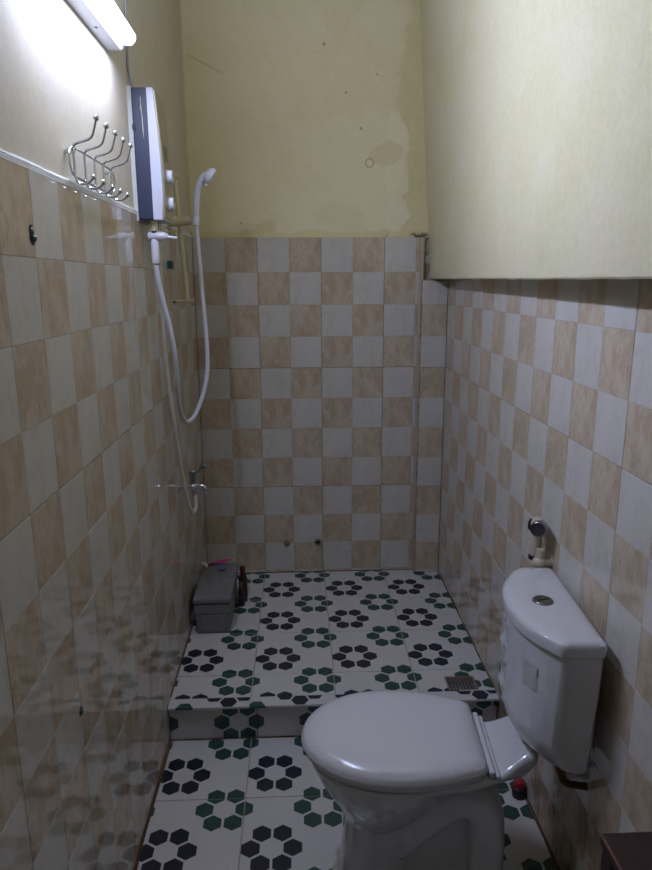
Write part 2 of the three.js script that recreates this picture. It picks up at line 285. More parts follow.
// ---------------------------------------------------------------- floor and shower platform
function floorTileGeo(x0, x1, z0, z1, uvx, uvz, hole) {
  const sh = new THREE.Shape([[x0, z0], [x1, z0], [x1, z1], [x0, z1]].map(([x, z]) => new THREE.Vector2(x, -z)).reverse());
  if (hole) { const [a, b, c, d] = hole; sh.holes.push(new THREE.Path([[a, c], [b, c], [b, d], [a, d]].map(([x, z]) => new THREE.Vector2(x, -z)))); }
  const g = new THREE.ExtrudeGeometry(sh, { depth: 0.007, bevelEnabled: true, bevelThickness: 0.001, bevelSize: 0.001, bevelOffset: -0.001, bevelSegments: 1 });
  g.rotateX(-Math.PI / 2); g.translate(0, -0.008, 0);
  const p = g.attributes.position, uv = g.attributes.uv; for (let i = 0; i < p.count; i++) uv.setXY(i, (p.getX(i) - uvx) / FT, 1 - (p.getZ(i) - uvz) / FT);
  return g;
}
const DRAIN = [0.996, 1.106, 0.945, 1.033];
{
  const f = structure('floor', 'lower floor of white tiles printed with navy and green hexagon rings', 'floor');
  mesh('grout_bed', box(-0.16, W + 0.16, -0.14, -0.0025, PZ - 0.05, ZF + 0.16, 3), floorGrout, f);
  const z0s = [PZ + 0.001]; for (let z = 1.3537; z < ZF; z += FT) z0s.push(z); z0s.push(ZF);
  for (let n = 0; n < 5; n++) for (let k = 0; k < z0s.length - 1; k++) {
    const xa = Math.max(0.002, FX0 + n * FT), xb = Math.min(W - 0.002, FX0 + (n + 1) * FT); if (xb - xa < 0.02) continue;
    const m = mesh('tile', floorTileGeo(xa + 0.0017, xb - 0.0017, z0s[k] + 0.0017, z0s[k + 1] - 0.0017, FX0 + n * FT, 1.3537 + (k - 1) * FT), floorTile, f); m.position.y = (R() - 0.5) * 0.0008;
  }
}
{
  const f = structure('floor_platform', 'raised shower platform tiled with navy and green hexagon rings', 'floor');
  const sh = new THREE.Shape([[-0.02, -0.02], [W + 0.02, -0.02], [W + 0.02, PZ - 0.009], [-0.02, PZ - 0.009]].map(([x, z]) => new THREE.Vector2(x, -z)).reverse());
  const [a, b, c, d] = DRAIN; sh.holes.push(new THREE.Path([[a, c], [b, c], [b, d], [a, d]].map(([x, z]) => new THREE.Vector2(x, -z))));
  const sg = new THREE.ExtrudeGeometry(sh, { depth: PLAT - 0.003, bevelEnabled: false }); sg.rotateX(-Math.PI / 2);
  { const p = sg.attributes.position, uv = sg.attributes.uv; for (let i = 0; i < p.count; i++) uv.setXY(i, p.getX(i) * 3, p.getZ(i) * 3); }
  mesh('grout_bed', sg, floorGrout, f);
  const zs = [0.001, 0.3, 0.6, 0.9, 1.04];
  for (let n = 0; n < 5; n++) for (let k = 0; k < 4; k++) {
    const xa = Math.max(0.002, FX0 + n * FT), xb = Math.min(W - 0.002, FX0 + (n + 1) * FT); if (xb - xa < 0.02) continue;
    const hole = k === 3 && xa < DRAIN[0] && xb > DRAIN[1] ? DRAIN : null;
    const m = mesh('tile', floorTileGeo(xa + 0.0017, xb - 0.0017, zs[k] + 0.0016, zs[k + 1] - 0.0016, FX0 + n * FT, k * FT, hole), floorTile, f); m.position.y = PLAT + (R() - 0.5) * 0.001;
  }
  // front lip: a strip of offcuts laid with the print out of step, then the riser
  const lip = [[0.002, 0.285, 0.21], [0.285, 0.585, 0.16], [0.585, 0.885, 0.06], [0.885, W - 0.002, 0.2]];
  lip.forEach(([xa, xb, o], i) => { const g = floorTileGeo(xa + 0.001, xb - 0.001, 1.041, 1.094, 0, 0), p = g.attributes.position, uv = g.attributes.uv; // laid a quarter turn round
    for (let q = 0; q < p.count; q++) uv.setXY(q, (p.getZ(q) - 1.006) / FT + 0.296, 1 - ((p.getX(q) - o) / FT + 0.648));
    mesh('edge_tile', g, floorTile, f).position.y = PLAT + 0.002; });
  [[0.002, 0.308], [0.308, 0.608], [0.608, 0.908], [0.908, W - 0.002]].forEach(([xa, xb]) => {
    const g = floorTileGeo(xa + 0.001, xb - 0.001, 0.0, PLAT - 0.008, 0.245 - 0.796 * FT, 0.068 - 0.148 * FT); g.rotateX(Math.PI / 2); // now lies in the x,y plane facing +z
    const m = mesh('riser_tile', g, floorTile, f); m.position.set(0, PLAT - 0.008, PZ);
  });
}
// floor drain
{
  const [a, b, c, d] = DRAIN, t = thing('floor_drain', 'square metal floor drain sunk in the shower platform corner', 'drain', [(a + b) / 2, PLAT - 0.03, (c + d) / 2]);
  const w = (b - a) / 2, l = (d - c) / 2;
  mesh('frame', merge([box(-w, w, 0.008, 0.027, -l, -l + 0.005), box(-w, w, 0.008, 0.027, l - 0.005, l), box(-w, -w + 0.005, 0.008, 0.027, -l + 0.005, l - 0.005), box(w - 0.005, w, 0.008, 0.027, -l + 0.005, l - 0.005)]), S({ color: 0x8c7a68, roughness: 0.7 }), t);
  const gs = new THREE.Shape([[-w + 0.004, -l + 0.004], [w - 0.004, -l + 0.004], [w - 0.004, l - 0.004], [-w + 0.004, l - 0.004]].map((q) => new THREE.Vector2(...q)));
  for (let i = -3; i <= 3; i++) for (let j = -2; j <= 2; j++) { const h = new THREE.Path(); h.absarc(i * 0.0125, j * 0.0125, 0.004, 0, Math.PI * 2, true); gs.holes.push(h); }
  const gg = new THREE.ExtrudeGeometry(gs, { depth: 0.002, bevelEnabled: false, curveSegments: 5 }); gg.rotateX(-Math.PI / 2); gg.translate(0, 0.010, 0);
  mesh('grate', gg, S({ color: 0x9a9ca2, metalness: 0.8, roughness: 0.3 }), t);
  mesh('cup', box(-w + 0.001, w - 0.001, 0, 0.004, -l + 0.001, l - 0.001), black, t);
}

// ---------------------------------------------------------------- tube lamp on the left wall
{
  const L = LAMP.z1 - LAMP.z0, t = thing('tube_lamp', 'glowing white tube lamp mounted high on the left wall', 'lamp', [-0.008, 2.155, LAMP.z0]);
  const hs = new THREE.Shape([[0, 0], [0.036, 0], [0.043, 0.006], [0.043, 0.042], [0.036, 0.048], [0, 0.048]].map((q) => new THREE.Vector2(...q)));
  const hg = new THREE.ExtrudeGeometry(hs, { depth: L, bevelEnabled: false }); mesh('housing', hg, S({ color: 0xc4c6cc, roughness: 0.5 }), t);
  const glow = S({ color: 0xffffff, emissive: 0xf0f3ff, emissiveIntensity: 5, roughness: 0.5 });
  const cx = 0.058, cy = 0.027, r = 0.019, tg = rod([cx, cy, 0.012], [cx, cy, L - 0.012], r, r, 24);
  mesh('tube', tg, glow, t);
  mesh('end_cap', rbox(0.03, 0.036, 0.012, 0.004).translate(0.055, cy, 0.006), whitePlastic, t);
  mesh('end_cap', rbox(0.03, 0.036, 0.012, 0.004).translate(0.055, cy, L - 0.006), whitePlastic, t);
  mesh('screw', lathe([[0, 0.003], [0.004, 0.002], [0.004, 0]], 10, [0, -1, 0], [0.018, 0.0, 0.16]), dullChrome, t);
  for (const [dx, dy, k] of [[1, 0, 1.2], [0, -1, 0.5], [0, 1, 0.5]]) { // the tube's light: three strips round it
    const l = new THREE.RectAreaLight(LAMP.color, LAMP.intensity * k, 0.03, L - 0.03); const x = -0.008 + cx + dx * (r + 0.002), y = 2.155 + cy + dy * (r + 0.002), z = LAMP.z0 + L / 2;
    l.position.set(x, y, z); scene.add(l); l.up.set(0, 0, 1); l.lookAt(x + dx, y + dy, z);
  }
}
tag(mesh('electric_cable', tube([[-0.004, 2.95, 0.985], [-0.004, 2.45, 1.005], [-0.004, 2.25, 1.02], [-0.003, 2.16, 1.03], [0.004, 2.112, 1.02]], 0.0035, 40, 8), S({ color: 0x9a9aa0, roughness: 0.6 })), 'thin grey cable running down the wall behind the lamp to the heater', 'cable');

// ---------------------------------------------------------------- hook rack
{
  const t = thing('hook_rack', 'chrome wire rack with five coat hooks on the left wall', 'hook rack', [-0.008, 1.78, 1.5]);
  const st = []; const z0 = -0.178, z1 = 0.168, y0 = 0.012, y1 = 0.068, rr = 0.028;
  for (let i = 0; i <= 10; i++) { const a = Math.PI / 2 + Math.PI * i / 10; st.push([0.012, (y0 + y1) / 2 + rr * Math.sin(a), z0 + rr + rr * Math.cos(a)]); }
  for (let i = 0; i <= 10; i++) { const a = -Math.PI / 2 + Math.PI * i / 10; st.push([0.012, (y0 + y1) / 2 + rr * Math.sin(a), z1 - rr + rr * Math.cos(a)]); }
  const ring = (x) => { const c = new THREE.CatmullRomCurve3(st.map(([, y, z]) => new THREE.Vector3(x, y, z)), true, 'centripetal'); return new THREE.TubeGeometry(c, 110, 0.0026, 8, true); };
  mesh('frame', ring(0.017), chrome, t); 
  mesh('mount', rod([0, 0.062, z0 + 0.03], [0.02, 0.062, z0 + 0.03], 0.006), chrome, t); mesh('mount', rod([0, 0.062, z1 - 0.03], [0.02, 0.062, z1 - 0.03], 0.006), chrome, t);
  for (const z of [0.15, 0.077, 0.004, -0.066, -0.135]) {
    const h = mesh('hook', tube([[0.074, 0.118, z + 0.008], [0.068, 0.1, z + 0.006], [0.063, 0.088, z + 0.005], [0.056, 0.0825, z + 0.003], [0.042, 0.078, z + 0.001], [0.029, 0.0745, z], [0.0225, 0.07, z], [0.021, 0.062, z], [0.021, 0.035, z], [0.021, 0.008, z], [0.0235, 0.0, z], [0.03, -0.004, z], [0.042, -0.004, z], [0.052, 0.0, z + 0.002], [0.058, 0.006, z + 0.003]], 0.0027, 60, 8), chrome, t);
    mesh('ball_tip', ball(0.0062, [0.0745, 0.121, z + 0.008]), chrome, h); mesh('ball_tip', ball(0.0055, [0.059, 0.008, z + 0.003]), chrome, h);
  }
}

// ---------------------------------------------------------------- water heater
const HZ0 = 0.905, HZ1 = 1.05;
{
  const t = thing('water_heater', 'blue and white electric shower heater with two dials on the left wall', 'water heater', [0, 1.757, 0]);
  const H = 0.36, prof = (y, a) => { const s = y / H; return a === 0 ? 0.047 : a === 1 ? 0.066 + 0.013 * Math.sin(Math.PI / 2 * clamp((1 - s) * 1.35)) - 0.004 * sst(0.2, 0, s) : 0; };
  mesh('back_plate', box(-0.008, 0.004, -0.004, H + 0.004, HZ0 + 0.003, HZ1 + 0.0015), S({ color: 0xb9b9b2, roughness: 0.6 }), t);
  mesh('casing', rbox(0.045, H, HZ1 - HZ0, 0.003).translate(0.0255, H / 2, (HZ0 + HZ1) / 2), casingBlue, t);
  // white cover: side profile swept along z with a front that is bowed in height
  const rings = []; const NY = 26, zs = [HZ0, HZ0 + 0.004, HZ0 + 0.012, (HZ0 + HZ1) / 2, HZ1 - 0.004, HZ1 - 0.0005];
  const dx = [-0.004, -0.001, 0, 0.001, 0, -0.002];
  zs.forEach((z, q) => { const ring = []; ring.push([0.047, 0, z]); for (let i = 0; i <= NY; i++) { const y = H * i / NY; ring.push([prof(y, 1) + dx[q], y, z]); } ring.push([0.047, H, z]); rings.push(ring); });
  mesh('front_cover', loft(rings.reverse(), true, true, 0.5), S({ color: 0xc4c6d2, roughness: 0.35 }), t);
  // champagne face panel
  const pr = []; for (const [z, o] of [[HZ0 + 0.006, 0], [HZ0 + 0.01, 0.003], [HZ1 - 0.01, 0.003], [HZ1 - 0.006, 0]]) { const ring = []; for (let i = 0; i <= NY; i++) { const y = 0.006 + (H - 0.012) * i / NY; ring.push([prof(y, 1) + 0.0015 + o, y, z]); } for (let i = NY; i >= 0; i--) { const y = 0.006 + (H - 0.012) * i / NY; ring.push([prof(y, 1) - 0.004, y, z]); } pr.push(ring); }
  mesh('face_panel', loft(pr.reverse(), true, true, 0.5), casingGrey, t);
  for (const y of [0.128, 0.05]) {
    const x = prof(y, 1) + 0.003, d = mesh('dial', lathe([[0, 0.018], [0.017, 0.018], [0.019, 0.016], [0.02, 0.004], [0.023, 0.003], [0.023, 0]], 28, [1, 0, 0], [x, y, 0.985]), whitePlastic, t);
    mesh('pointer', box(x + 0.018, x + 0.0195, y + 0.004, y + 0.016, 0.983, 0.987), dullChrome, d);
  }
  mesh('window_strip', rbox(0.003, 0.045, 0.05, 0.001).translate(prof(0.19, 1) + 0.004, 0.19, 0.985), S({ color: 0x6e675c, roughness: 0.4 }), t);
  // paint scratches and the black side clip
  const scr = S({ color: 0xb9b39e, roughness: 0.8 });
  mesh('scratch', (() => { const s = new THREE.Shape([[0.028, 0.335], [0.030, 0.336], [0.0315, 0.30], [0.033, 0.28], [0.0335, 0.24], [0.0325, 0.222], [0.0305, 0.25], [0.0302, 0.29], [0.0275, 0.308], [0.029, 0.315]].map((q) => new THREE.Vector2(...q))); const g = new THREE.ExtrudeGeometry(s, { depth: 0.0004, bevelEnabled: false }); g.translate(0, 0, HZ1 - 0.0001); return g; })(), scr, t);
  mesh('clip', box(0.002, 0.012, 0.248, 0.262, HZ1 - 0.002, HZ1 + 0.003), black, t);
  mesh('outlet', lathe([[0.011, 0.012], [0.011, -0.02], [0.009, -0.03], [0.009, 0.012]], 18, [0, 1, 0], [0.04, -0.006, 1.015]), creamPlastic, t);
  mesh('inlet', lathe([[0.010, 0.012], [0.010, -0.02], [0.009, -0.03], [0.009, 0.012]], 18, [0, 1, 0], [0.036, -0.006, 0.935]), dullChrome, t);
}
// shut-off valve under the heater
{
  const t = thing('shower_valve', 'white plastic valve with sideways lever under the heater', 'valve', [0.04, 1.712, 1.012]);
  mesh('body', lathe([[0, -0.026], [0.011, -0.026], [0.014, -0.022], [0.0145, 0.012], [0.012, 0.024], [0.008, 0.034], [0, 0.036]], 22, [1, -0.03, 0.1], [0.006, 0, 0]), whitePlastic, t);
  mesh('lever', tube([[0.036, -0.002, 0.004], [0.05, -0.004, 0.005], [0.068, -0.006, 0.007]], 0.0042, 12, 10), whitePlastic, t);
  mesh('neck', rod([0, 0.03, 0.001], [0, 0.004, 0.001], 0.0085), creamPlastic, t);
  mesh('collar', lathe([[0.0085, 0.0], [0.0105, -0.002], [0.0122, -0.012], [0.0122, -0.055], [0.0105, -0.072], [0.0085, -0.074]], 20, [0, 1, 0], [-0.001, -0.008, 0]), whitePlastic, t);
}
// hoses
tag(mesh('shower_hose', tube([[0.0388, 1.6285, 1.011], [0.0397, 1.595, 1.004], [0.046, 1.521, 0.98], [0.058, 1.44, 0.955], [0.064, 1.36, 0.93], [0.062, 1.29, 0.9], [0.056, 1.225, 0.86], [0.046, 1.15, 0.79], [0.044, 1.09, 0.72], [0.054, 1.064, 0.675], [0.075, 1.082, 0.65], [0.106, 1.157, 0.625], [0.123, 1.232, 0.61], [0.127, 1.325, 0.6], [0.118, 1.51, 0.59], [0.11, 1.673, 0.585], [0.105, 1.765, 0.58]], 0.0082, 160, 12), hoseWhite), 'white shower hose looping from the heater up to the hand shower', 'hose');
tag(mesh('supply_hose', tube([[0.036, 1.745, 0.935], [0.036, 1.6, 0.94], [0.036, 1.482, 0.945], [0.031, 1.289, 0.9], [0.034, 1.068, 0.83], [0.04, 0.815, 0.73], [0.048, 0.728, 0.69], [0.055, 0.704, 0.668], [0.0625, 0.716, 0.652], [0.0625, 0.766, 0.645]], 0.0066, 130, 12), hoseCream), 'cream water supply hose hanging from the heater down to the wall tap', 'hose');
// slide bar
{
  const t = thing('slide_bar', 'cream plastic shower slide bar leaning beside the heater', 'slide bar', [0, 1.5, 0.55]);
  mesh('bar', rod([0.054, 0.004, 0], [0.03, 0.46, 0.0], 0.0085, 0.0085, 16), creamPlastic, t);
  mesh('bracket', merge([rod([0, 0.004, 0], [0.068, 0.006, 0], 0.0075), rod([0.062, 0.0055, 0], [0.078, 0.006, 0], 0.0085)]), creamPlastic, t);
  mesh('bracket', rod([0, 0.448, 0], [0.045, 0.45, 0], 0.011), creamPlastic, t);
  mesh('screw', lathe([[0, 0.004], [0.004, 0.003], [0.004, 0]], 10, [0, 0, 1], [0.006, 0.004, 0.007]), black, t);
}
// holder and hand shower
{
  const t = thing('shower_holder', 'tan plastic holder arm gripping the hand shower', 'holder', [0.0, 1.79, 0.578]);
  mesh('arm', lathe([[0, 0], [0.015, 0], [0.017, 0.01], [0.0165, 0.055], [0.0145, 0.082], [0.0135, 0.088]], 20, [1, 0.05, 0.0], [0.004, 0, 0]), tanPlastic, t);
  mesh('clasp', lathe([[0.0125, -0.016], [0.016, -0.016], [0.0165, 0.014], [0.0125, 0.014], [0.0125, -0.016]], 22, [0.06, 1, 0], [0.101, 0.004, 0.002]), whitePlastic, t);
  mesh('wall_plate', lathe([[0, 0.006], [0.02, 0.005], [0.022, 0]], 20, [1, 0, 0], [0, 0, 0]), tanPlastic, t);
}
{
  const t = thing('hand_shower', 'white hand shower with curved handle standing in its holder', 'hand shower', [0.105, 1.768, 0.58]);
  const pts = [[0, 0, 0], [0.001, 0.04, 0.0], [0.004, 0.085, 0.004], [0.01, 0.122, 0.008], [0.02, 0.15, 0.014], [0.036, 0.174, 0.022], [0.05, 0.185, 0.028]].map(v3), cv = new THREE.CatmullRomCurve3(pts, false, 'centripetal');
  const rings = [], N = 36, fr = cv.computeFrenetFrames(N); for (let i = 0; i <= N; i++) { const s = i / N, p = cv.getPointAt(s), r = mix(0.0098, 0.0125, sst(0.05, 0.45, s)) * (1 - 0.15 * sst(0.8, 1, s)), ring = []; for (let k = 0; k < 16; k++) { const a = k / 16 * Math.PI * 2; ring.push(p.clone().addScaledVector(fr.normals[i], Math.cos(a) * r).addScaledVector(fr.binormals[i], Math.sin(a) * r).toArray()); } rings.push(ring); }
  mesh('handle', loft(rings), whitePlastic, t);
  const dir = [0.8, -0.58, -0.22]; 
  const hd = mesh('head', lathe([[0, -0.013], [0.01, -0.0125], [0.022, -0.007], [0.029, 0.003], [0.03, 0.011], [0.0285, 0.0135]], 28, dir, [0.056, 0.180, 0.03]), whitePlastic, t);
  mesh('spray_plate', lathe([[0, 0.016], [0.023, 0.015], [0.0285, 0.0125], [0.0285, 0.011], [0, 0.011]], 28, dir, [0.056, 0.180, 0.03]), S({ color: 0x9fa1a8, roughness: 0.5 }), hd);
  mesh('selector', ball(0.007, [0.046, 0.146, 0.024]), whitePlastic, t);
}
// wall tap
{
  const t = thing('wall_tap', 'small chrome bib tap low on the left wall', 'tap', [0, 0.8, 0.64]);
  mesh('flange', lathe([[0, 0.012], [0.012, 0.011], [0.024, 0.004], [0.026, 0]], 24, [1, 0, 0]), chrome, t);
  mesh('body', merge([rod([0.004, 0, 0], [0.06, 0, 0], 0.0095), ball(0.0175, [0.054, 0, 0], 18), lathe([[0, -0.036], [0.0085, -0.036], [0.0095, -0.03], [0.0115, -0.028], [0.0115, -0.016], [0.013, 0]], 20, [0, 1, 0], [0.058, 0, 0])]), chrome, t);
  mesh('bonnet', lathe([[0.013, 0.0], [0.0135, 0.012], [0.0125, 0.018], [0.0135, 0.022], [0.0135, 0.06], [0.011, 0.068], [0, 0.07]], 20, [0.02, 1, 0], [0.054, 0, 0]), dullChrome, t);
  mesh('lever', merge([tube([[0.06, 0.05, 0], [0.074, 0.058, 0.002], [0.09, 0.074, 0.004]], 0.0042, 12, 8), rbox(0.026, 0.016, 0.012, 0.005).rotateZ(0.45).translate(0.096, 0.079, 0.004)]), dullChrome, t);
  mesh('spout', (() => { const cv = new THREE.CatmullRomCurve3([[0.056, 0.0, 0.002], [0.075, 0.004, 0.004], [0.092, 0.002, 0.006], [0.102, -0.008, 0.007], [0.104, -0.024, 0.007]].map(v3)); return tube(cv.getPoints(20).map((p) => p.toArray()), 0.0092, 30, 14); })(), chrome, t);
}
// wall plugs and capped pipes
function plug(at, label, s, tilt) { const t = thing('wall_plug', label, 'wall plug', at, 'plastic plugs left in the left wall'); mesh('hole_rim', lathe([[0, 0.0015], [0.013 * s, 0.001], [0.015 * s, 0]], 14, [1, 0, 0]), black, t); mesh('sleeve', rod([0, 0, 0], [0.007 * s, -0.002 * s, tilt], 0.0065 * s, 0.0055 * s, 10), plugGreen, t); return t; }
{ const t = plug([0, 1.652, 1.885], 'dark green plug with steel screw in the upper left tiles', 0.95, -0.003); mesh('screw', rod([0.0, 0.013, 0.001], [0.005, 0.0135, 0.001], 0.005, 0.004, 10), chrome, t); mesh('chip', lathe([[0, 0.003], [0.01, 0.002], [0.012, 0]], 9, [1, 0, 0], [0, 0.013, 0.002]), black, t); }
plug([0, 0.688, 1.874], 'teal plug low in the left tiles among the reflections', 0.75, 0);
{ const t = thing('wall_plug', 'teal square plug in the tiles beside the slide bar', 'wall plug', [0, 1.638, 0.611], 'plastic plugs left in the left wall'); mesh('sleeve', rbox(0.02, 0.028, 0.03, 0.004).translate(0.009, 0, 0), plugGreen, t); }
{ const t = thing('pipe_cap', 'rusty brown capped pipe end low on the back wall', 'pipe cap', [0.401, 0.298, 0]); mesh('cap', lathe([[0, 0.008], [0.014, 0.007], [0.017, 0]], 20, [0, 0, 1]), S({ color: 0x8a6f52, roughness: 0.9 }), t); }
{ const t = thing('pipe_cap', 'metal ringed capped pipe end low on the back wall', 'pipe cap', [0.557, 0.3, 0]); mesh('ring', lathe([[0.010, 0.004], [0.012, 0.007], [0.016, 0.006], [0.019, 0]], 22, [0, 0, 1]), S({ color: 0x837a6c, metalness: 0.5, roughness: 0.5 }), t); mesh('plug', lathe([[0, 0.006], [0.006, 0.005], [0.011, 0.002]], 16, [0, 0, 1]), black, t); }

// ---------------------------------------------------------------- grey box and the things on it
{
  const x0 = 0.024, x1 = 0.176, z0 = 0.245, z1 = 0.6, y0 = PLAT, cx = (x0 + x1) / 2, cz = (z0 + z1) / 2;
  const gtex = dataTex(256, 256, (u, v) => { const a = fbm(u, v, 8, 8, 4, 301), b = fbm(u, v, 50, 20, 2, 305); return mixc(mixc([112, 112, 111], [126, 126, 125], a), [98, 95, 90], 0.5 * sst(0.58, 0.75, b)); });
  const gm = S({ map: gtex, roughness: 0.6 });
  const t = thing('storage_box', 'dusty grey lidded plastic box standing in the shower corner', 'box', [cx, y0, cz]);
  mesh('body', rbox(0.140, 0.092, 0.34, 0.006).translate(0, 0.047, 0), gm, t);
  mesh('upper_band', rbox(0.148, 0.044, 0.348, 0.005).translate(0, 0.113, 0), gm, t);
  mesh('lid', rbox(0.158, 0.026, 0.36, 0.008).translate(0, 0.152, 0), gm, t);
  mesh('front_panel', rbox(0.104, 0.072, 0.006, 0.002).translate(0.004, 0.05, 0.17), gm, t);
  mesh('corner_rib', rbox(0.008, 0.088, 0.008, 0.002).translate(-0.058, 0.047, 0.17), gm, t);
  for (const d of [-0.012, 0, 0.012]) mesh('vent_hole', lathe([[0, 0.0012], [0.003, 0.001], [0.0032, 0]], 8, [0, 1, 0], [0.058 + d * 0.8, 0.1645, -0.03 + d * 0.2]), black, t);
}
const TOPY = PLAT + 0.1655;
{
  const t = thing('razor', 'pink handled razor lying on the grey box', 'razor', [0.075, TOPY, 0.27]);
  const pink = S({ color: 0xd43a86, roughness: 0.4 });
  const rings = []; for (let i = 0; i <= 14; i++) { const s = i / 14, r = 0.004 + 0.006 * Math.sin(Math.PI * clamp(s * 0.85 + 0.12)), x = -0.002 + 0.075 * s, ring = []; for (let k = 0; k < 10; k++) { const a = k / 10 * Math.PI * 2; ring.push([x, 0.012 + 0.008 * s + r * 0.75 * Math.sin(a), -0.02 * s + r * Math.cos(a)]); } rings.push(ring.reverse()); }
  mesh('handle', loft(rings), pink, t);
  mesh('neck', tube([[-0.002, 0.012, 0], [-0.02, 0.009, 0.004], [-0.036, 0.008, 0.01]], 0.0045, 10, 8), S({ color: 0x8c1f3a, roughness: 0.4 }), t);
  mesh('head', merge([rbox(0.014, 0.012, 0.042, 0.003).rotateY(0.5).translate(-0.043, 0.007, 0.012), rbox(0.01, 0.008, 0.038, 0.002).rotateY(0.5).translate(-0.052, 0.014, 0.014)]), S({ color: 0xd8d4d0, roughness: 0.4 }), t);
}
tag(mesh('soap_piece', lathe([[0, 0], [0.016, 0], [0.019, 0.004], [0.017, 0.009], [0, 0.011]], 18), S({ color: 0x6a5f9c, roughness: 0.5 })), 'small purple soap piece on the grey box', 'soap').position.set(0.112, TOPY, 0.315);
{
  const bt = (pos, s, label, cap, bodyc) => { const t = thing('bottle', label, 'bottle', pos, 'small bottles beside the grey box'); mesh('body', lathe([[0, 0], [0.017 * s, 0], [0.018 * s, 0.004], [0.018 * s, 0.085 * s], [0.013 * s, 0.1 * s], [0.008 * s, 0.108 * s], [0.008 * s, 0.12 * s], [0, 0.12 * s]], 20), bodyc, t); mesh('cap', lathe([[0.0105 * s, 0.108 * s], [0.011 * s, 0.112 * s], [0.0105 * s, 0.138 * s], [0, 0.14 * s]], 18), cap, t); return t; };
  const dk = S({ color: 0x2a1a18, roughness: 0.35 }), red = S({ color: 0x5e1420, roughness: 0.4 });
  bt([0.199, PLAT, 0.262], 1.12, 'dark bottle with dull red cap behind the grey box', red, dk);
  bt([0.197, PLAT, 0.345], 0.82, 'squat dark brown bottle beside the grey box', S({ color: 0x6a4436, roughness: 0.5 }), dk);
}

